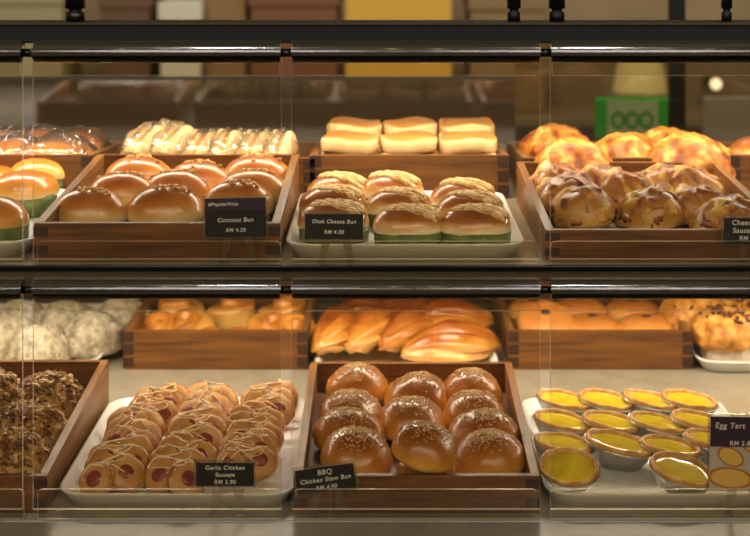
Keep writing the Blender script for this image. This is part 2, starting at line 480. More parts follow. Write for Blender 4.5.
def white_tray_proto():
    W, L, h = .286, .39, .020
    a, b = W / 2, L / 2
    mb = MB()
    R = [rrect(a - .012, b - .012, .03, 0), rrect(a - .003, b - .003, .034, h * .75), rrect(a, b, .036, h * .92), rrect(a, b, .036, h),
         rrect(a - .004, b - .004, .033, h), rrect(a - .012, b - .012, .028, .0045), rrect(a - .03, b - .03, .02, .0035)]
    mb.rings(R)
    o = mb.build('melamine_tray', M['melamine'], None, True)
    return tag(o, 'x', 'tray', 'white trays')
WT = None
def white_tray(x, y, z, label):
    global WT
    if WT is None:
        WT = white_tray_proto(); o = WT
    else:
        o = WT.copy(); COL.objects.link(o)
    o.location = (x, y + .195, z); o['label'] = label
    return o

FRONT = {}
tr_coco = wood_tray(-.2700, YF, UP, 'front wooden tray of shiny coconut buns on the upper shelf', hb=.069)
tr_chs = wood_tray(.3357, YF, UP, 'front wooden tray of cheese-topped sausage buns at right of the upper shelf', .036, .058, .014)
tr_floss = wood_tray(-.5460, YF, LOW, 'front wooden tray of flaky brown topped buns in the lower left corner', hb=.070)
tr_stew = wood_tray(.0375, YF, LOW, 'wooden tray of glazed stew buns at the middle of the lower front row', hb=.067)
YRU, YRL = 2.255, 2.43
tr_toast = wood_tray(X(409.5, YRU), YRU, UP, 'rear wooden tray stacked with pale toast on the upper shelf', .064, .045, 0, .040, L=.30)
tr_packb = wood_tray(X(92, YRU) - TW / 2, YRU, UP, 'rear wooden tray of film-wrapped round buns at the upper left', .064, .045, 0, .03, L=.30)
tr_sand = wood_tray(X(120, YRU) + TW / 2 - .006, YRU, UP, 'rear wooden tray of film-wrapped sandwiches on the upper shelf', .060, .045, 0, .03, L=.30)
tr_loaf = wood_tray(X(622, YRU), YRU, UP, 'rear wooden tray of large crusty cheese loaves on the upper shelf', .060, .045, 0, .012, L=.30)
tr_far = wood_tray(X(622, YRU) + .302, YRU, UP, 'rear wooden tray at the far right end of the upper shelf', .064, .045, 0, .02, L=.30)
tr_swirl = wood_tray(X(215.5, YRL), YRL, LOW, 'rear wooden tray of golden swirl buns on the lower level', .061, .061, 0, .010)
tr_pan = wood_tray(X(600.5, YRL), YRL, LOW, 'rear wooden tray of round filled pancake buns on the lower level', .061, .061, 0, .012)
wt_leaf = white_tray(-.5655, 1.83, UP, 'white tray of leaf-wrapped golden buns at the upper left edge')
wt_otak = white_tray(.024, 1.815, UP, 'white tray of otak buns in the middle of the upper shelf')
wt_saus = white_tray(-.2500, YF + .006, LOW, 'white tray of sausage buns on the lower front row')
wt_tart = white_tray(.3350, YF + .006, LOW, 'white tray holding the yellow egg tarts on the lower front row')
wt_flour = white_tray(X(5, 2.40), 2.40, LOW, 'white tray of floury grey loaves at the rear lower left')
wt_twist = white_tray(X(407, 2.36), 2.335, LOW, 'white tray of twisted pastries at the rear of the lower level')
wt_muf = white_tray(X(792, 2.40), 2.40, LOW, 'white tray of crumbly muffins at the rear lower right')

def floor_z(t, y):
    if 'floor' in t.keys(): return t.location.z + t['floor'] + t['rise'] * min(1, max(0, (y - t.location.y) / t['L']))
    return t.location.z + .004
def on(t, px, py, hc):
    """spot on a tray's floor for something whose top (hc above the floor) shows at px, py"""
    y = 2.
    for _ in range(12):
        z = floor_z(t, y)
        x, y = at(px, py, z + hc)
    return x, y, floor_z(t, y)

R0 = random.Random(4)

# ------------------------------------------------------------------ coconut buns
def coconut(i):
    t = thing('coconut_bun', 'x', 'bun', group='coconut buns')
    rx, ry, h = .046, .036, .034
    link('bun_body', dome_mesh('bun_body', M['coconut'], rx, ry, h, i, .0015, 22, .38), t).location.z = .003
    mb = MB(); mb.lathe([(.036, 0), (.042, .012), (.0415, .012), (.035, .001)], 32, 1, .8); mb.build('leaf_cup', M['leaf_dark'], t, True)
    mb = MB(); r = random.Random(i)
    for k in range(26):
        x, y = r.gauss(0, .012), r.gauss(0, .006)
        z = .003 + dome_z(x, y, rx, ry, h, .38)
        m = Matrix.Translation((x, y, z)) @ Euler((r.uniform(-.5, .5), r.uniform(-.5, .5), r.uniform(0, 6))).to_matrix().to_4x4()
        bmesh.ops.create_icosphere(mb.bm, subdivisions=1, radius=1, matrix=m @ Matrix.Diagonal((r.uniform(.003, .008), r.uniform(.002, .004), .0025, 1)))
    mb.build('crumb_topping', M['crumb'], t, True)
    return t
K = Kind(coconut, 3)
rows = ['front row', 'middle row', 'back row']
for col, name in enumerate(('left', 'middle', 'right')):
    spots = [[(90, 190), (122, 174), (139, 158)], [(166, 189), (176, 172), (199, 163)], [(238, 182), (253, 173), (257, 158)]][col]
    for k, (px, py) in enumerate(spots):
        x, y, z = on(tr_coco, px, py, .050)
        K.put((x, y, z), (0, 0, R0.uniform(-.25, .25)), f'shiny brown coconut bun, {rows[k]}, {name} column of its wooden tray', R0.uniform(1.02, 1.08))

# ------------------------------------------------------------------ golden buns in leaf strips
def leafbun(i):
    t = thing('leaf_wrapped_bun', 'x', 'bun', group='leaf wrapped golden buns')
    link('bun_body', dome_mesh('bun_body', M['golden'], .040, .038, .026, i, .001, 20, .25), t).location.z = .017
    mb = MB(); mb.lathe([(.0375, 0), (.0385, .024), (.0375, .024), (.0365, .001)], 40); mb.build('leaf_wrapper', M['leaf'], t, True)
    return t
K = Kind(leafbun, 2)
for px, py, lab in ((40, 161, 'back'), (24, 178, 'second'), (-8, 205, 'front'), (-14, 180, ''), (-22, 163, '')):
    if not lab: continue
    x, y, z = on(wt_leaf, px, py, .048)
    K.put((x, y, z), (0, 0, R0.uniform(0, 6)), {'back': 'plump golden bun in green leaf strip, rearmost beside the wooden tray', 'second': 'golden bun in green leaf strip, just in front of the rearmost one', 'front': 'golden bun in green leaf strip, nearest the glass, cut by photo edge'}[lab], 1.18)
x, y, z = on(wt_leaf, -3, 172, .048)
K.put((x - .02, y + .05, z), (0, 0, 0), 'golden bun barely showing at the photo edge behind the leaf-wrapped buns')

# ------------------------------------------------------------------ otak buns
def otak(i):
    t = thing('otak_bun', 'x', 'bun', group='otak cheese buns')
    rx, ry, h = .045, .033, .0265
    link('bun_body', dome_mesh('bun_body', M['otak'], rx, ry, h, i + 5, .002, 25, .3), t).location.z = .012
    mb = MB(); mb.lathe([(.0425, 0), (.0440, .018), (.0430, .018), (.0415, .001)], 40, 1, .76); mb.build('leaf_wrapper', M['leaf_dark'] if 0 else M['leaf'], t, True)
    # diagonal band of paste with piped ridges
    mb = MB(); r = random.Random(i)
    for k in range(7):
        o = -.022 + k * .0072
        pts = []
        for j in range(17):
            s = -1 + 2 * j / 16
            x = s * .036 + .006; y = o * .8 - s * .017 * (1 if i % 2 else .8) + .002 * math.sin(j * 1.3 + k)
            if (abs(x) / rx) ** 2.3 + (abs(y) / ry) ** 2.3 > .86: continue
            pts.append((x, y, .0125 + dome_z(x, y, rx, ry, h, .3) + .0006 * math.sin(j * 2 + k)))
        if len(pts) > 3: mb.tube(pts, .0031, 7, [.5] + [1 + .4 * r.uniform(-1, 1) for _ in pts[2:]] + [.5])
    mb.build('paste_topping', M['otak_top'], t, True)
    return t
K = Kind(otak, 3)
for col, name in enumerate(('left', 'middle', 'right')):
    spots = [[(338, 199), (336, 188), (341, 174)], [(411, 208), (403, 189), (391, 174)], [(474, 208), (470, 196), (462, 182)]][col]
    spots = [[(334, 202), (333, 187), (339, 174)], [(409, 206), (399, 189), (391, 174)], [(476, 206), (470, 193), (463, 181)]][col]
    for k, (px, py) in enumerate(spots):
        x, y, z = on(wt_otak, px, py, .0475)
        K.put((x, y, z), (0, 0, R0.uniform(-.12, .12)), f'striped otak bun in green leaf belt, {rows[k]}, {name} column of white tray', R0.uniform(.96, 1.03))

# ------------------------------------------------------------------ cheese sausage buns
def cheesebun(i):
    t = thing('cheese_sausage_bun', 'x', 'bun', group='cheese sausage buns')
    rx, ry, h = .038, .043, .040
    lump = lambda d, p, o: .006 * fr(p + o, 28, 2)
    link('bun_body', dome_mesh('bun_body', M['cheese'], rx, ry, h, i + 2, .003, 20, .22, extra=lump), t)
    # ribbons of browned cheese running across the crown
    mb = dome_mesh('', None, rx * 1.02, ry * .98, h * 1.03, i + 2, .003, 20, .22, seg=(56, 36), keep=True,
                   extra=lambda d, p, o: .006 * fr(p + o, 28, 2) + (.0060 * (abs(math.sin(58 * p.y + 30 * p.x + 4 * fr(p + o, 30, 2) + i)) ** 1.5) - .0040 + .004 * fr(p + o, 60, 2) if d.z + .3 * fr(p + o, 35, 2) > -.02 else -.006))
    mb.build('cheese_topping', M['melt'], t, True)
    return t
K = Kind(cheesebun, 4)
CH = [(550, 164, 0), (553, 176, 1), (585, 186, 2), (604, 168, 3), (628, 172, 4), (650, 188, 5), (664, 164, 6), (690, 166, 7), (700, 184, 8), (728, 198, 9)]
CHL = ['pale cheesy sausage bun in the back left corner of its wooden tray', 'cheesy sausage bun half hidden behind the dark front left one',
       'deeply browned cheesy sausage bun, front left of its wooden tray', 'small cheesy sausage bun, back row, between the left and middle columns',
       'cheesy sausage bun with a dark brown crest, middle column, second row', 'cheesy sausage bun with yellow folds, front middle of its wooden tray',
       'orange-tinged cheesy sausage bun, back row, right of the tray centre', 'dark-crested cheesy sausage bun, back right of its wooden tray',
       'broad cheesy sausage bun, front right of its tray above the card', 'cheesy sausage bun behind the black card at the right edge']
for (px, py, k), lab in zip(CH, CHL):
    x, y, z = on(tr_chs, px, py, .053); y = max(y, 1.884); x = min(max(x, .240), .432)
    K.put((x, y, z), (R0.uniform(-.1, .1), R0.uniform(-.15, .15), R0.uniform(-.6, .6)), lab, R0.uniform(1.02, 1.12))

# ------------------------------------------------------------------ stew buns
def stew(i):
    t = thing('stew_bun', 'x', 'bun', group='glazed stew buns')
    rx, ry, h, bt = .047, .045, .042, .34
    body = link('bun_body', dome_mesh('bun_body', M['stew'], rx, ry, h, i + 9, .005, 15, bt, 2.2, seg=(44, 28), extra=lambda d, p, o: .0012 * fr(p + o, 110, 2) * max(0, d.z)), t)
    tree = BVHTree.FromPolygons([v.co.copy() for v in body.data.vertices], [tuple(p.vertices) for p in body.data.polygons])
    def top(x, y):
        h = tree.ray_cast(Vector((x, y, .3)), Vector((0, 0, -1)))
        return None if h[0] is None else h[0].z
    mb = MB(); r = random.Random(i + 3)
    for k in range(330):
        x, y = r.gauss(0, .019), r.gauss(-.003, .018)
        if (x / rx) ** 2 + (y / ry) ** 2 > .75: continue
        z = top(x, y)
        if z is None: continue
        z += .0003
        m = Matrix.Translation((x, y, z)) @ Euler((-y * 14, x * 14, r.uniform(0, 6))).to_matrix().to_4x4()
        bmesh.ops.create_icosphere(mb.bm, subdivisions=1, radius=1, matrix=m @ Matrix.Diagonal((r.uniform(.0012, .0024), r.uniform(.0008, .0014), .0009, 1)))
    mb.build('sesame_topping', M['sesame'], t, True)['kind'] = 'stuff'
    mb = MB()
    for k in range(22):
        x, y = r.gauss(0, .006), r.gauss(0, .006)
        z = top(x, y)
        if z is None: continue
        m = Matrix.Translation((x, y, z)) @ Euler((r.uniform(-1, 1), r.uniform(-1, 1), r.uniform(0, 6))).to_matrix().to_4x4()
        bmesh.ops.create_icosphere(mb.bm, subdivisions=1, radius=1, matrix=m @ Matrix.Diagonal((r.uniform(.0015, .003), r.uniform(.001, .002), .001, 1)))
    mb.build('herb_topping', M['herb'], t, True)['kind'] = 'stuff'
    return t
K = Kind(stew, 4)
ST = [[(355, 428), (350, 408), (350, 387), (355, 364)], [(411, 397), (417, 374)], [(490, 430), (484, 410), (475, 387), (470, 369)]]
rw = ['front row', 'second row', 'third row', 'back row']
for col, name in ((0, 'left'), (2, 'right')):
    for k, (px, py) in enumerate(ST[col]):
        x, y, z = on(tr_stew, px, py, .0565)
        K.put((x, y, z), (R0.uniform(-.06, .06), R0.uniform(-.08, .08), R0.uniform(0, 6)), f'glazed stew bun with sesame, {rw[k]}, {name} column of its wooden tray', R0.uniform(.93, .98))
for k, (px, py) in enumerate(ST[1]):
    x, y, z = on(tr_stew, px, py, .0565)
    K.put((x, y, z), (0, 0, R0.uniform(0, 6)), ('glazed stew bun right behind the propped-up one in the middle column' if k == 0 else 'glazed stew bun, back row, middle column of its wooden tray'), .98)
x, y, z = at(421, 419, LOW + .0175 + .040 + .0565)[0], at(421, 419, LOW + .0115 + .034 + .0565)[1], 0
zf = floor_z(tr_stew, 1.89)
yb = at(421, 419, zf + .034 + .053)[1]; xb = X(421, yb)
K.put((xb, yb, zf + .034), (.16, 0, 1.2), 'glazed stew bun propped on another at front middle, green herb in its crown', .90)
ub = K.put((X(426, 1.88), 1.882, floor_z(tr_stew, 1.882)), (0, 0, 2), 'stew bun squashed beneath the propped-up bun at the front middle', (.78, .8, .62))

# ------------------------------------------------------------------ sausage buns
def sausagebun(i):
    t = thing('sausage_bun', 'x', 'bun', group='garlic sausage buns')
    r = random.Random(i + 40)
    bm_ = MB(); slices = []; driz = MB()
    for k in range(3):
        for s in (-1, 1):
            y = .014 + k * .040 + (.017 if (s > 0) == (i % 2 == 0) else 0)
            tilt = math.radians(-34 + r.uniform(-7, 6))
            yaw = s * math.radians(16) + r.uniform(-.2, .2)
            roll = r.uniform(-.25, .25) + s * .12
            R_ = .0222 + r.uniform(-.0015, .002)
            m = Matrix.Translation((s * .0172 + r.uniform(-.002, .002), y + r.uniform(-.003, .003), .0200 + r.uniform(-.001, .003))) @ Euler((0, 0, yaw)).to_matrix().to_4x4() @ Euler((tilt, roll, 0)).to_matrix().to_4x4()
            res = bmesh.ops.create_uvsphere(bm_.bm, u_segments=24, v_segments=14, radius=1)
            for v in res['verts']:
                d = v.co.copy()
                p6 = (math.hypot(d.x, d.z) ** 3.2 + abs(d.y) ** 3.2) ** (1 / 3.2); d = d / p6
                q = Vector((d.x * R_ * 1.04, d.y * .0085, d.z * R_))
                q += d * .0022 * fr(q + Vector((i, k, s)), 55, 2)
                v.co = m @ q
            ax = (m.to_3x3() @ Vector((0, -1, 0))).normalized()
            for f in {f for v in res['verts'] for f in v.link_faces}:
                f.normal_update()
                f.material_index = 1 if f.normal.dot(ax) > .8 else 0
            mm = MB()
            ms = m @ Matrix.Translation((r.uniform(-.003, .003), -.0072, r.uniform(-.003, .002))) @ Euler((PI / 2, 0, 0)).to_matrix().to_4x4()
            mm.lathe([(.0098, -.010), (.0105, .0006), (.0096, .0020), (.005, .0024)], 20, 1, r.uniform(.88, 1.05))
            bmesh.ops.transform(mm.bm, matrix=ms, verts=mm.bm.verts)
            slices.append(mm)
    # cream drizzle in loose loops over the crowns
    for q in range(3):
        pts = []
        for j in range(30):
            yy = .006 + .112 * j / 29; xx = .026 * math.sin(j * .62 + q * 1.6 + i) * (1 if q % 2 else -1) + (q - 1.5) * .006
            hit = bm_and_top(bm_, xx, yy)
            if hit is not None: pts.append((xx, yy, hit + .0008))
        if len(pts) > 4: driz.tube(pts, .0010, 6)
    for v in bm_.bm.verts: v.co.z = max(0, v.co.z)
    res = bmesh.ops.create_uvsphere(bm_.bm, u_segments=20, v_segments=10, radius=1)
    for v in res['verts']:
        d = v.co
        v.co = Vector((d.x * .031, .066 + d.y * .056, .011 + d.z * .011))
    bm_.build('bread', [M['sbread'], M['scut']], t, True)
    for mm in slices: mm.build('sausage_slice', M['sausage'], t, True)
    driz.build('mayonnaise_drizzle', M['mayo'], t, True)
    return t
def bm_and_top(mb, x, y):
    if not hasattr(mb, 'tree'): mb.tree = BVHTree.FromBMesh(mb.bm)
    h = mb.tree.ray_cast(Vector((x, y, .2)), Vector((0, 0, -1)))
    return None if h[0] is None or h[0].z < .02 else h[0].z
K = Kind(sausagebun, 4)
rws = ['front', 'middle', 'rear']
for col, (x, name) in enumerate(((-.336, 'left'), (-.255, 'middle'), (-.172, 'right'))):
    for k in range(3):
        yy = 1.850 + k * .118 if col < 2 else 1.900 + k * .102
        K.put((x + (.007 * k if col == 0 else .003 * k) + R0.uniform(-.003, .003), yy + R0.uniform(-.003, .003), LOW + .004), (0, 0, R0.uniform(-.08, .08)), f'braided sausage bun with cream drizzle, {rws[k]} of the {name} column on white tray', (1, 1, 1) if col < 2 else (1, .86, 1))

# ------------------------------------------------------------------ egg tarts
def tart(i):
    t = thing('egg_tart', 'x', 'tart', group='egg tarts')
    sx, sy = 1.0, .80
    n = 72
    mb = MB(); mb.lathe([(.026, 0), (.036, .017), (.0395, .0205), (.0385, .0205), (.034, .016), (.025, .001)], n, sx, sy, .022, 24); mb.build('foil_cup', M['foil'], t, True)
    mb = MB(); r = random.Random(i)
    prof = [(.025, .002), (.0345, .016), (.0372, .0225), (.0365, .0250), (.0345, .0252), (.0325, .0235), (.0315, .0205), (.026, .0195)]
    mb.lathe(prof, 48, sx, sy)
    for v in mb.bm.verts:
        if v.co.z > .021: v.co.z += .0018 * fr(v.co + Vector((i, 0, 0)), 50, 2); v.co.xy *= 1 + .03 * fr(v.co + Vector((i * 3, 0, 0)), 40, 2)
    mb.build('pastry_shell', M['tart_crust'], t, True)
    mb = MB(); mb.lathe([(.0325, .0205), (.030, .0222), (.024, .0228), (.012, .0226), (.004, .0226)], 40, sx, sy)
    for v in mb.bm.verts: v.co.z += .0006 * fr(v.co + Vector((i * 5, 0, 0)), 60, 2)
    mb.build('custard', M['custard'], t, True)
    return t
K = Kind(tart, 3)
TS = [(562, 403, 'back row, first from the left'), (604, 403, 'back row, second from the left'), (648, 403, 'back row, third from the left'), (688, 403, 'back row, last on the right'),
      (560, 424, 'second row from the back, first from the left'), (609, 425, 'second row from the back, second from the left'), (656, 426, 'second row from the back, third from the left'), (697, 424, 'second row from the back, half behind the picture card'),
      (562, 447, 'third row from the back, first from the left'), (616, 449, 'third row from the back, broad one in the middle'), (669, 450, 'third row from the back, left of the picture card'), (712, 444, 'third row, mostly behind the picture card'),
      (570, 474, ''), (679, 475, '')]
for k, (px, py, lab) in enumerate(TS):
    x, y, z = on(wt_tart, px, py, .022)
    rot = (R0.uniform(-.02, .04), R0.uniform(.10, .17), R0.uniform(-.5, -.3)); s = 1.04; dz = .0045
    lab = f'yellow egg tart in foil, {lab}'
    if k == 9: s = 1.18; 
    if k == 12: rot = (.42, .12, -.5); lab = 'egg tart tipped toward the glass at the front left, glaring white highlights'; dz = .014; s = 1.0
    if k == 13: rot = (.10, .22, -.55); lab = 'bright yellow egg tart alone at the front right beside the picture card'; dz = .007; s = 1.08
    K.put((x, y, z + dz), rot, lab, s)

# ------------------------------------------------------------------ floss buns
def floss(i):
    t = thing('floss_bun', 'x', 'bun', group='flaky topped buns')
    rx, ry, h, bt = .046, .050, .044, .3
    link('bun_body', dome_mesh('bun_body', M['floss_bun'], rx, ry, h, i, .002, 18, bt), t)
    mb = MB(); r = random.Random(i + 7)
    for k in range(560):
        u = r.uniform(0, 2 * PI); q = math.sqrt(r.uniform(0, 1.0))
        x, y = rx * q * math.cos(u) * .98, ry * q * math.sin(u) * .98
        z = dome_z(x, y, rx, ry, h, bt) + r.uniform(-.001, .005)
        L, w = r.uniform(.006, .015), r.uniform(.003, .006)
        m = Matrix.Translation((x, y, z)) @ Euler((-y * 14 + r.uniform(-.8, .8), x * 14 + r.uniform(-.8, .8), r.uniform(0, 6))).to_matrix().to_4x4()
        V = [[mb.bm.verts.new(m @ Vector((L * (a - .5), w * (b_ - .5), .003 * math.cos((a - .5) * 2.6) + e))) for b_ in (0, 1)] for e in (0, .0008) for a in (0, .5, 1)]
        T, B_ = V[3:], V[:3]
        for a in range(2):
            mb.bm.faces.new((T[a][0], T[a][1], T[a + 1][1], T[a + 1][0])); mb.bm.faces.new((B_[a][0], B_[a + 1][0], B_[a + 1][1], B_[a][1]))
            for e in (0, 1): mb.bm.faces.new((B_[a][e], T[a][e], T[a + 1][e], B_[a + 1][e]))
        for a in (0, 2): mb.bm.faces.new((B_[a][0], B_[a][1], T[a][1], T[a][0]))
    mb.build('flake_topping', M['flakes'], t)['kind'] = 'stuff'
    return t
K = Kind(floss, 3)
FL = [(2, 428, 'front row, cut by the photo edge'), (24, 414, 'front row, next to the tray side'), (12, 395, 'middle row, nearest the photo edge'), (50, 402, 'middle row, against the tray side'), (24, 383, 'back row, left one'), (60, 382, 'back row, corner by the tray side')]
for k, (xx, yy, lab) in enumerate(((-.530, 1.905, 'front row, cut by the photo edge'), (-.462, 1.888, 'front row, next to the tray side'), (-.545, 2.005, 'middle row, at the photo edge'), (-.460, 1.990, 'middle row, against the tray side'), (-.545, 2.11, 'back row, left one'), (-.460, 2.10, 'back row, in the corner by the tray side'))):
    K.put((xx, yy, floor_z(tr_floss, yy)), (0, 0, R0.uniform(0, 6)), f'brown flake-covered bun, {lab}', R0.uniform(.97, 1.03))

# ------------------------------------------------------------------ floury loaves
def floury(i):
    o = link('floured_loaf', dome_mesh('floured_loaf', M['flour'], .048, .066, .052, i, .006, 26, .3, 2.2, (48, 30),
             extra=lambda d, p, of: -.006 * (abs(math.sin(34 * p.y + 12 * p.x + i)) < .10) + .002 * fr(p + of, 90, 2)))
    return tag(o, 'x', 'loaf', 'floury grey loaves')
K = Kind(floury, 3)
for px, py, rz, lab in ((12, 318, -.3, 'floury grey loaf at the photo edge, lower level rear'), (38, 328, .2, 'dark-specked floury loaf, front of the tray, left of the pale one'), (93, 314, -.35, 'pale floury loaf, front right, beside the swirl-bun tray'),
                        (66, 303, -.4, 'cracked floury loaf, second row behind the dark-specked one'), (120, 300, -.3, 'floury loaf at the back right, half behind the wooden tray'), (22, 302, 0, 'floury loaf at the back left under the hinge tube')):
    x, y, z = on(wt_flour, px, py, .066)
    K.put((x, y, z), (0, 0, rz), lab, 1.0)

# ------------------------------------------------------------------ swirl buns
def swirl(i):
    def sp(d, p, o):
        a = math.atan2(p.y, p.x); r = math.hypot(p.x, p.y)
        return (.006 * math.sin(a + r * 260 + i * 2) * min(1, r / .012) if d.z > -.1 else 0) - (.008 * math.exp(-(r / .008) ** 2) if d.z > 0 else 0)
    o = link('swirl_bun', dome_mesh('swirl_bun', M['swirl'], .044, .043, .040, i, .0015, 20, .3, 2.3, (52, 34), extra=sp))
    return tag(o, 'x', 'bun', 'golden swirl buns')
K = Kind(swirl, 3)
for px, py, lab in ((163, 312, 'golden swirl bun at the front left of the rear wooden tray'), (190, 309, 'golden swirl bun beside the bare tray floor, front row'), (178, 299, 'golden swirl bun in the back row, left, under the tube'), (234, 298, 'golden swirl bun in the back row behind the bare tray floor'),
                    (268, 312, 'golden swirl bun at the front right, left of the last one'), (293, 315, 'golden swirl bun in the front right corner of its tray'), (286, 299, 'golden swirl bun in the back right corner under the tube')):
    x, y, z = on(tr_swirl, px, py, .052)
    K.put((x, y, z), (.45 if py > 305 else 0, 0, R0.uniform(-.5, .5)), lab, .92 if py > 305 else 1.)
for px, lab in ((211, 'small flat bun just peeking over the tray front, left of its twin'), (238, 'small flat bun just peeking over the tray front, right of its twin')):
    o = link('flat_bun', dome_mesh('flat_bun', M['golden'], .028, .026, .022, px, .001, 20, .3)); tag(o, lab, 'bun', 'small flat buns')
    x, y, z = on(tr_swirl, px, 331, .028); o.location = (x, 2.475, z)
    o.location.x = X(px, 2.475); o.scale = (1, 1, 1.6)

# ------------------------------------------------------------------ twisted pastries
def twist(i):
    def tw(d, p, o):
        a = math.atan2(d.z, d.x)
        env = max(0, 1 - abs(p.y) / .105)
        return (.013 * (abs(math.sin(3.0 * a + 19 * p.y + i)) ** .6 - .75) + .0022 * math.sin(9 * a + 40 * p.y)) * env ** .5
    me = dome_mesh('twist_pastry', M['twist'], .050, .100, .042, i, .003, 22, .5, 1.7, (56, 56), extra=tw)
    return tag(link('twist_pastry', me), 'x', 'pastry', 'twisted pastries')
K = Kind(twist, 3)
for x, y, rz, ry_, dz, lab in ((-.074, 2.485, -.37, -.42, .012, 'long twisted pastry at the left end of the white tray'), (-.020, 2.487, -.40, -.42, .013, 'twisted pastry second from the left on white tray'), (.036, 2.490, -.46, -.42, .014, 'twisted pastry third from the left, leaning beside the sideways one'),
                        (.098, 2.440, -1.15, -.1, .0, 'twisted pastry lying sideways at the front right of the white tray'), (.096, 2.530, -1.05, -.1, .014, 'twisted pastry lying sideways behind another at right, tray rim beyond'),
                        (-.050, 2.640, -.9, 0, .0, 'twisted pastry at back left, under the hinge tube'), (.02, 2.655, -.9, 0, .0, 'twisted pastry at back middle, under the hinge tube'), (.09, 2.640, -1.0, 0, .0, 'twisted pastry at back right, under the hinge tube')):
    K.put((x + .010, y + .012, LOW + .0045 + dz), (0, ry_, rz), lab, (.86, .88, 1.0) if dz > .001 or y < 2.5 else (.85, .78, .9))

# ------------------------------------------------------------------ filled pancake buns
def panbun(i):
    t = thing('filled_bun', 'x', 'bun', group='filled round buns')
    link('bun_bottom', dome_mesh('bun_bottom', M['pan_top'], .045, .045, .012, i, .001, 20, .8, 2.6), t)
    mb = MB(); mb.lathe([(.036, .016), (.0425, .018), (.0425, .023), (.036, .025)], 32)
    for v in mb.bm.verts: v.co.xy *= 1 + .05 * fr(v.co + Vector((i, 0, 0)), 60, 2)
    mb.build('cream_filling', M['filling'], t, True)
    link('bun_top', dome_mesh('bun_top', M['pan_top'], .046, .046, .024, i + 2, .001, 20, .3, 2.4), t).location.z = .021
    mb = MB(); mb.lathe([(.002, .0518), (.0085, .0518), (.0085, .0526), (.002, .0529)], 16, 1, .8)
    mb.build('top_mark', M['dot'], t, True)
    return t
K = Kind(panbun, 2)
for px, py, rx_, lab in ((545, 313, .45, 'round filled bun tipped forward with a dark mark facing the glass'), (592, 315, .05, 'round filled bun with green-yellow filling showing, middle of front row'), (646, 316, .05, 'round filled bun, front right of the rear wooden tray'),
                    (533, 300, 0, 'round filled bun, back left, under the hinge tube'), (580, 299, 0, 'round filled bun, back middle, under the hinge tube'), (633, 300, 0, 'round filled bun, back right, under the hinge tube')):
    x, y, z = on(tr_pan, px, py, .052)
    K.put((x, y, z + (.012 if rx_ > .2 else 0)), (rx_, 0, R0.uniform(-.3, .3)), lab, 1.)

# ------------------------------------------------------------------ streusel muffins
def muffin(i):
    t = thing('streusel_muffin', 'x', 'muffin', group='streusel muffins')
    mb = MB(); mb.lathe([(.034, 0), (.044, .028), (.0432, .028), (.033, .001)], 96, 1, 1, .02, 32); mb.build('paper_cup', M['paper'], t, True)
    link('muffin_top', dome_mesh('muffin_top', M['muffin'], .054, .054, .045, i, .008, 38, .25, 2.3, (52, 34), oc=5), t).location.z = .022
    mb = MB(); r = random.Random(i)
    for k in range(70):
        x, y = r.gauss(-.004, .017), r.gauss(-.012, .014)
        if math.hypot(x, y) > .042: continue
        z = .022 + dome_z(x, y, .054, .054, .045, .25, 2.3)
        bmesh.ops.create_icosphere(mb.bm, subdivisions=1, radius=1, matrix=Matrix.Translation((x, y, z)) @ Euler((r.uniform(-1, 1), r.uniform(-1, 1), 0)).to_matrix().to_4x4() @ Matrix.Diagonal((r.uniform(.002, .005), r.uniform(.002, .005), .003, 1)))
    mb.build('chocolate_crumble', M['choc'], t, True)['kind'] = 'stuff'
    return t
K = Kind(muffin, 2)
for px, py, lab in ((728, 312, 'chocolate-crumbled muffin in a pleated paper cup, front of the rear right tray'), (694, 300, 'crumbly muffin behind and left of the chocolate-crumbled one'), (740, 297, 'crumbly muffin at the back of the rear right tray'), ):
    x, y, z = on(wt_muf, px, py, .078)
    K.put((x, y, z), (0, 0, .3), lab, 1.1)

# ------------------------------------------------------------------ thick toast
def toast(i):
    t = thing('toast_block', 'x', 'toast', group='thick toast blocks')
    n = 40
    for part, z0, z1, mat in (('lower_slice', 0, .019, 'crumbside'), ('upper_slice', .0205, .040, 'toast_top')):
        mb = MB(); R = []
        for zz, s in ((z0, .95), (z0 + .003, .99), (z1 - .004, 1.0), (z1 - .001, .97), (z1, .9)):
            ring = []
            for k in range(n):
                a = 2 * PI * k / n; p = 4
                q = 1 / ((abs(math.cos(a)) ** p + abs(math.sin(a)) ** p) ** (1 / p))
                w = 1 + .03 * math.sin(5 * a + i * 2 + z0 * 200) + .02 * math.sin(9 * a + i)
                ring.append((math.cos(a) * q * .0415 * s * w, math.sin(a) * q * .05 * s, zz + .0022 * math.sin(3 * a + i * 2 + z0 * 90)))
            R.append(ring)
        mb.mi = 0; mb.rings(R)
        mb.bm.normal_update()
        for f in mb.bm.faces: f.material_index = 1 if f.normal.z > .6 else 0
        mb.build(part, [M['crumbside'], M['toast_top']], t, True)
    return t
K = Kind(toast, 3)
for row, y in (('front', YRU + .066), ('back', YRU + .175)):
    for j, nm in enumerate(('left', 'middle', 'right')):
        zz = UP + .0405 + (.012 if row == 'front' else .016)
        xx = X(409.5, YRU) + (j - 1) * .0885 + (.004 if row == 'back' else 0)
        zz = UP + .0405
        K.put((xx, y, zz), (0, 0, R0.uniform(-.05, .05)), f'thick toast block, {row} row, {nm} stack of the rear upper tray', (1.02, 1., 1.1 if row == 'front' else 1.3))

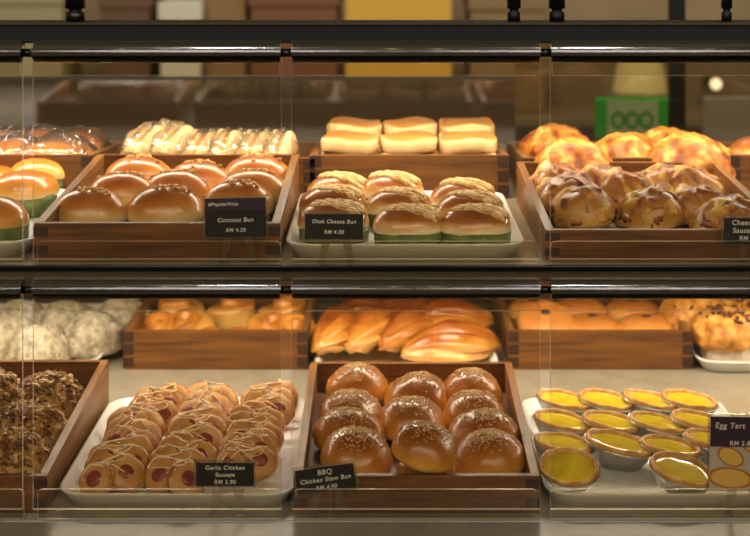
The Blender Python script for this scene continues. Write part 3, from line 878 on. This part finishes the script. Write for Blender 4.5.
# ------------------------------------------------------------------ film-wrapped round buns
def packbun(i):
    t = thing('wrapped_bun', 'x', 'bun', group='film wrapped buns')
    link('bun_body', dome_mesh('bun_body', M['golden'], .048, .044, .036, i, .002, 20, .3), t)
    link('film_wrapper', dome_mesh('film_wrapper', M['film'], .056, .050, .041, i + 4, .006, 30, .3, seg=(40, 24)), t)
    return t
K = Kind(packbun, 2)
for px, py, lab in ((-8, 137, ''), (16, 138, 'film-wrapped bun, front row, cut by the photo edge at upper left'), (52, 139, 'film-wrapped bun, front row, middle, glinting wrapper'), (88, 137, 'film-wrapped bun at the right end near the sandwiches'),
                    (5, 129, 'film-wrapped bun, back row, at the photo edge at upper left'), (42, 128, 'film-wrapped bun, back row, centre of the upper left tray'), (78, 130, 'film-wrapped bun, back row, right one of the upper left tray')):
    if not lab: continue
    x, y, z = on(tr_packb, px, py, .048)
    K.put((min(x, tr_packb.location.x + .082), y, z), (0, 0, 0), lab)

# ------------------------------------------------------------------ film-wrapped sandwiches
def sandwich(i):
    t = thing('wrapped_sandwich', 'x', 'sandwich', group='film wrapped sandwiches')
    def wedge(y0, y1, s, mat, name, seed):
        mb = MB()
        pts = [(-.045 * s, 0), (.045 * s, 0), (.05 * s, .006), (.012 * s, .062 * s), (0, .066 * s), (-.012 * s, .062 * s), (-.05 * s, .006)]
        mb.poly(pts, 1, y0, y1)
        es = [e for e in mb.bm.edges]
        bmesh.ops.bevel(mb.bm, geom=es, offset=.0025, segments=2, affect='EDGES')
        return mb.build(name, mat, t, True)
    wedge(-.016, -.005, 1, M['crumbside'], 'bread_slice', 0)
    wedge(.005, .016, 1, M['crumbside'], 'bread_slice', 1)
    wedge(-.0048, .0048, .96, M['filling'] if i % 2 else M['golden'], 'sandwich_filling', 2)
    me = dome_mesh('film_wrapper', M['film'], .060, .024, .062, i, .005, 40, .2, 1.7, (36, 24))
    o = link('film_wrapper', me, t); o.location.z = -.004
    return t
K = Kind(sandwich, 2)
N = 11
for k in range(N):
    yy = YRU + .075
    px = 148 + (k - 0) * 13.6
    big = k in (0, 1, 2)
    K.put((X(px, yy) + .0, yy + (.02 if k % 2 else 0) + (.03 if k == 1 else 0), UP + .036), (-.18, R0.uniform(.3, .55) if not big else .5, 1.12 if not big else .9),
          ('largest film-wrapped sandwich at the left end of its row' if k == 0 else f'film-wrapped sandwich, number {["", "two", "three", "four", "five", "six", "seven", "eight", "nine", "ten", "eleven"][k]} counting from the largest at the left end'),
          1.0 if big else .84)

# ------------------------------------------------------------------ cheese loaves
def cloaf(i):
    o = link('cheese_loaf', dome_mesh('cheese_loaf', M['loaf'], .062, .056, .062, i, .006, 42, .25, 2.2, (64, 40), oc=6))
    return tag(o, 'x', 'loaf', 'crusty cheese loaves')
K = Kind(cloaf, 3)
for px, py, s, lab in ((557, 125, 1.0, 'crusty cheese loaf, back left, tallest of the rear upper right tray'), (572, 138, 1.0, 'crusty cheese loaf at the front left, overlapping the tallest one'), (627, 132, 1.0, 'crusty cheese loaf in the middle of the rear upper right tray'),
                       (667, 128, 1.0, 'crusty cheese loaf at the back right, just right of the green sign'), (690, 136, 1.05, 'broad crusty cheese loaf at the front right of its tray'), ):
    x, y, z = on(tr_loaf, px, py, .078)
    K.put((x, y, z), (0, 0, R0.uniform(-.5, .5)), lab, s)
K.put((X(712, 2.33), 2.32, UP + .014), (0, 0, .4), 'small crusty cheese loaf sloping down beside the far right tray', (.62, .8, .72))
o = link('plain_bun', dome_mesh('plain_bun', M['otak'], .05, .05, .045, 3, .002, 20, .3)); tag(o, 'pale brown bun peeking out of the far right rear tray', 'bun')
o.location = (X(758, 2.36), 2.36, UP + .021)

# ------------------------------------------------------------------ price cards
def text(s, x, z, size, parent, mat, align='CENTER', y=-.0012):
    cu = bpy.data.curves.new('lettering', 'FONT'); cu.body = s; cu.size = size; cu.align_x = align; cu.align_y = 'CENTER'
    cu.extrude = .0001; cu.shear = .12; cu.space_character = 1.12; cu.offset = .00008
    tmp = bpy.data.objects.new('tmp', cu); COL.objects.link(tmp)
    bpy.context.view_layer.update()
    me = bpy.data.meshes.new_from_object(tmp.evaluated_get(bpy.context.evaluated_depsgraph_get()))
    bpy.data.objects.remove(tmp); bpy.data.curves.remove(cu)
    me.materials.clear(); me.materials.append(mat)
    o = link('lettering', me, parent)
    o.location = (x, y, z); o.rotation_euler = (PI / 2, 0, 0)
    return o

YC = 1.8085
def card(name, px0, px1, py0, py1, label, lines, zshelf, band=0., rot=0., picture=False):
    k = YC / F
    w, h = (px1 - px0) * k, (py1 - py0) * k
    cx, cz = X((px0 + px1) / 2, YC), Z((py0 + py1) / 2, YC)
    t = thing('price_card', label, 'price card', (cx, YC, zshelf + .0012), (0, 0, 0), 'black price cards')
    zc = cz - zshelf - .0012
    mb = MB(); mb.box(-w / 2, w / 2, 0, .0012, -h / 2, h / 2)
    cd = mb.build('card', M['print_grey'] if picture else M['card'], t); cd.location = (0, 0, zc); cd.rotation_euler = (0, rot, 0)
    if band:
        mb = MB(); mb.box(-w / 2, w / 2, -.0004, 0, h / 2 - band * k, h / 2); mb.build('colour_band', M['plum'], cd)
    for s, x, z, size, al in lines: text(s, x * w, z * h, size, cd, M['ink'], al)
    mb = MB(); mb.box(-w / 2 - .003, w / 2 + .003, .0016, .0031, -h / 2 - .002, h / 2 + .003); hp = mb.build('holder_plate', M['frost'], t); hp.location = (0, 0, zc); hp.rotation_euler = (0, rot, 0)
    for s in (-1, 1):
        x = s * w * .21 + w * .04
        top = zc - h / 2
        mb = MB(); mb.poly([(x - s * .004 - .006, top + .004), (x - s * .004 + .006, top + .004), (x + s * .002 + .0035, .003), (x + s * .002 - .0035, .003)], 1, .0032, .0045)
        cl = mb.build('clip_leg', M['frost'], t)
        mb = MB(); mb.box(x + s * .002 - .0045, x + s * .002 + .0045, -.003, .0065, 0, .003, .0006); mb.build('clip_foot', M['frost'], cl)
    return t, cd, w, h, k
card('coconut', 205, 266, 198, 237, 'black price card with plum top band reading Coconut Bun', [('#PopularPicks', -.44, .35, .0054, 'LEFT'), ('Coconut Bun', 0, -.06, .0070, 'CENTER'), ('RM 4.20', 0, -.32, .0062, 'CENTER')], UP, 12, -.02)
card('otak', 305, 363, 214, 239, 'black price card reading Otak Cheese Bun on the upper shelf', [('Otak Cheese Bun', 0, .2, .0064, 'CENTER'), ('RM 4.20', 0, -.22, .0062, 'CENTER')], UP, 0, .01)
card('cheese', 724, 784, 218, 244, 'black price card cut by the right photo edge reading Cheese', [('Cheese', -.18, .32, .0082, 'CENTER'), ('Sausage', -.16, .02, .0082, 'CENTER'), ('RM 4.20', -.06, -.28, .0072, 'CENTER')], UP)
card('garlic', 196, 254, 463, 486, 'black price card reading Garlic Chicken Sausage in front of white tray', [('Garlic Chicken', 0, .3, .0068, 'CENTER'), ('Sausage', 0, .0, .0066, 'CENTER'), ('RM 3.90', 0, -.32, .0068, 'CENTER')], LOW)
card('bbq', 296, 355, 467, 491, 'tilted black price card reading BBQ Chicken Stew Bun', [('BBQ', 0, .3, .0084, 'CENTER'), ('Chicken Stew Bun', 0, .0, .0072, 'CENTER'), ('RM 4.90', 0, -.33, .0066, 'CENTER')], LOW, 0, -.14)
t, cd, w, h, k = card('tart', 710, 772, 417, 490, 'tall picture card reading Egg Tart at the lower right edge', [('Egg Tart', -.43, .38, .0092, 'LEFT'), ('RM 2.80', .0, .14, .0075, 'CENTER')], LOW, 30, .02, True)
t['group'] = 'picture cards'; t['category'] = 'price card'
def ptart(cx, cz, a, b_, rot):
    for nm, s, mat, y in (('printed_tart', 1., 'print_rim', -.0003), ('printed_tart', .84, 'print_tart', -.0006)):
        mb = MB(); n = 32
        pts = []
        for i in range(n):
            u, v = a * s * math.cos(2 * PI * i / n), b_ * s * math.sin(2 * PI * i / n)
            x = cx + u * math.cos(rot) - v * math.sin(rot); z = cz + u * math.sin(rot) + v * math.cos(rot)
            pts.append((max(-w / 2, min(w / 2, x)), max(-h / 2, min(h / 2 - 30 * k, z))))
        mb.poly(pts, 1, y, y + .0003); mb.build(nm, M[mat], cd)
ptart(-.012, -.004, .017, .0105, -.45); ptart(-.012, -.029, .027, .0125, -.08); ptart(.020, .006, .018, .008, -.2)

# ------------------------------------------------------------------ staff side behind the case
bk = thing('back_cabinet', 'dim brown cabinet along the wall behind the case', 'cabinet', (0, 4.6, 0))
mb = MB(); mb.box(-3, 1.0, 0, .6, 0, 1.02, .005); mb.build('carcass', plain('cabinet_wood', '#5b4630', .5), bk)
mb = MB(); mb.box(-3.02, 1.02, -.02, .6, 1.02, 1.05, .004); mb.build('worktop', plain('cabinet_top', '#8c7a5c', .4), bk)
def carton(px0, px1, py0, py1, y, col, label, name='carton', dep=.3, cat='box'):
    x0, x1 = X(px0, y), X(px1, y); z0, z1 = Z(py1, y), Z(py0, y)
    t = thing(name, label, cat, ((x0 + x1) / 2, y, 1.05))
    a = (x1 - x0) / 2
    mb = MB(); mb.box(-a, a, 0, dep, 0, z1 - 1.05, .006); mb.build('box_body', plain(label[:20], col, .6), t)
    mb = MB(); mb.box(-a - .006, a + .006, -.006, dep + .006, z1 - 1.05 - .05, z1 - 1.05 + .006, .003); mb.build('box_lid', plain(label[:18] + ' lid', col, .5), t)
    return t
carton(345, 452, -30, 200, 4.68, '#d9a83a', 'bright yellow carton behind the case above the toast')
carton(250, 338, -10, 200, 4.70, '#7a4a26', 'brown carton behind the case, left of the yellow one')
carton(160, 200, 4, 200, 4.66, '#d8ceb4', 'pale cream tub behind the case, upper left', 'tub')
carton(100, 150, -8, 200, 4.70, '#6a4a2c', 'dark brown carton behind the case, left of the cream tub')
carton(-60, 62, -12, 200, 4.66, '#a39468', 'large olive-tan carton behind the case at far left')
carton(205, 246, -20, 200, 4.72, '#8c6a3e', 'tan carton between the cream tub and the brown carton')
carton(470, 545, -6, 200, 4.70, '#8a6c40', 'tan carton behind the case, right of the yellow one')

# green sign standing on a far counter
fc = thing('far_counter', 'far dark counter beyond the clear back door', 'counter', (1.9, 4.55, 0))
mb = MB(); mb.box(-.85, 1.1, 0, .6, 0, 1.02, .004); mb.build('counter_body', plain('far_counter_body', '#4d4136', .5), fc)
mb = MB(); mb.box(-.86, 1.12, -.03, .6, 1.02, 1.05, .004); mb.build('counter_top', plain('far_counter_top', '#6d655a', .4), fc)
ys = 3.6
stand = thing('green_sign', 'green sign board with pale lettering behind the cheese loaves', 'sign', (X(634, ys), ys, 0))
def rx(px): return X(px, ys) - X(634, ys)
mb = MB(); mb.box(rx(596), rx(671), 0, .02, Z(139, ys), Z(98, ys), .004); sb = mb.build('sign_board', plain('green_board', '#3ccf46', .5), stand)
mb = MB(); mb.box(rx(607), rx(658), -.002, 0, Z(139, ys), Z(101, ys)); mb.build('pale_panel', plain('pale_green_panel', '#cfe4bd', .5), sb)
for px in (618, 632, 646):
    mb = MB(); n = 20
    for a in range(n):
        p = [(rx(px) + rr * math.cos(2 * PI * q / n), (Z(120, ys) + rr * 1.25 * math.sin(2 * PI * q / n))) for q in (a, a + 1) for rr in (.010, .017)]
        mb.poly([p[0], p[1], p[3], p[2]], 1, -.004, -.002)
    mb.build('sign_letter', plain('green_letter', '#3fb445', .5), sb)
mb = MB(); mb.box(-.012, .012, .02, .04, .006, Z(110, ys)); mb.build('sign_pole', M['black'], stand)
mb = MB(); mb.lathe([(.16, 0), (.16, .006), (.02, .014)], 28); o = mb.build('sign_base', M['black'], stand); o.location = (0, .03, 0)
# lamp with cream shade
yl = 4.75
lamp = thing('table_lamp', 'cream lampshade glowing dimly above the green sign', 'lamp', (X(640, yl), yl, 1.05))
zl0, zl1 = Z(92, yl) - 1.05, Z(60, yl) - 1.05
mb = MB(); mb.lathe([(.085, zl0), (.066, zl1), (.063, zl1), (.082, zl0)], 28, cap0=False, cap1=False)
ml, nt, out = new_mat('lit_lampshade')
b = principled(nt, out, c('#cdbf86'), .8); b.inputs['Emission Color'].default_value = c('#d8c27a'); b.inputs['Emission Strength'].default_value = .25
mb.build('lamp_shade', ml, lamp, True)
mb = MB(); mb.lathe([(.05, 0), (.05, .012), (.012, .02), (.010, zl0 + .02)], 20); mb.build('lamp_base', M['black'], lamp, True)
# grey notice board
yn = 3.9
nb = thing('notice_panel', 'grey-pink notice panel at the right beyond the clear door', 'panel', (X(735, yn), yn, 0))
xa = X(735, yn)
mb = MB(); mb.box(X(704, yn) - xa, X(775, yn) - xa, 0, .02, Z(148, yn), Z(97, yn), .003); mb.build('panel_board', plain('grey_pink_board', '#b3a39a', .6), nb)
mb = MB(); mb.box(X(704, yn) - xa, X(775, yn) - xa, -.004, .022, Z(155, yn), Z(148, yn)); mb.build('panel_foot_rail', plain('blue_rail', '#31406b', .5), nb)
mb = MB(); mb.box(-.02, .02, .02, .05, 0, Z(120, yn)); mb.build('panel_stand', M['black'], nb)
# bulb on a cord-free wall bracket
yb_ = 5.15
wl = thing('wall_bulb', 'small glowing bulb on the wall at upper right', 'lamp', (X(716, yb_), yb_, Z(84, yb_)))
mbulb, nt, out = new_mat('glowing_bulb'); e = nt.nodes.new('ShaderNodeEmission'); e.inputs[0].default_value = (1, .85, .62, 1); e.inputs[1].default_value = 3.
nt.links.new(e.outputs[0], out.inputs[0])
mb = MB(); bmesh.ops.create_uvsphere(mb.bm, u_segments=16, v_segments=10, radius=.018); mb.build('bulb', mbulb, wl, True)
mb = MB(); mb.box(-.012, .012, .015, .149, -.012, .012); mb.build('bracket', M['black'], wl)

# ------------------------------------------------------------------ light of the shop plus added fill
W = bpy.data.worlds.new('shop_ambience'); sc.world = W; W.use_nodes = True
wn = W.node_tree; bg = wn.nodes['Background']; bg.inputs[1].default_value = .36
tcw = wn.nodes.new('ShaderNodeTexCoord'); nz = wn.nodes.new('ShaderNodeTexNoise'); nz.inputs['Scale'].default_value = 2.6; nz.inputs['Detail'].default_value = 2
wn.links.new(tcw.outputs['Generated'], nz.inputs[0])
rw_ = ramp(wn, [(.3, '#2a241c'), (.5, '#94866e'), (.62, '#d8c8a8'), (.74, '#fff4e0')]); wn.links.new(nz.outputs[0], rw_.inputs[0]); wn.links.new(rw_.outputs[0], bg.inputs[0])
def ceiling_or_fill_lamp(x, y, z, e, r=.10, aim=None):
    L = bpy.data.lights.new('downlight_or_fill', 'AREA'); L.shape = 'DISK'; L.size = r; L.energy = e; L.color = (1, .95, .87)
    o = bpy.data.objects.new('downlight_or_fill', L); COL.objects.link(o); o.location = (x, y, z)
    if aim: o.rotation_euler = (Vector(aim) - Vector((x, y, z))).to_track_quat('-Z', 'Y').to_euler()
for x in (-1.2, -.35, .45, 1.3): ceiling_or_fill_lamp(x, .75, 2.75, 5, .14, (x * .6, 1.95, 1.0))
for x in (-1.5, -.5, .6, 1.6): ceiling_or_fill_lamp(x, -.6, 2.35, 9, .9, (x * .5, 1.95, 1.0))  # added fill from behind the camera, no shop fixture; brightens the front trays
for x in (-1.2, .2, 1.4): ceiling_or_fill_lamp(x, 3.7, 2.75, 9, .2, (x, 4.6, 1.1))

# ------------------------------------------------------------------ camera
cam = bpy.data.cameras.new('camera'); co = bpy.data.objects.new('camera', cam); COL.objects.link(co)
co.location = (0, 0, H); co.rotation_euler = (PI / 2, 0, 0)
cam.sensor_width = 36; cam.lens = F * 36 / 750
cam.shift_x = (375 - PX) / 750; cam.shift_y = -(268 - PY) / 750
cam.clip_start = .05; cam.clip_end = 50
cam.dof.use_dof = True; cam.dof.focus_distance = 1.92; cam.dof.aperture_fstop = 5.0
sc.camera = co
sc.view_settings.view_transform = 'Standard'; sc.view_settings.look = 'None'
sc.view_settings.gamma = 1; sc.view_settings.exposure = 0.14
sc.cycles.max_bounces = 10; sc.cycles.transparent_max_bounces = 24
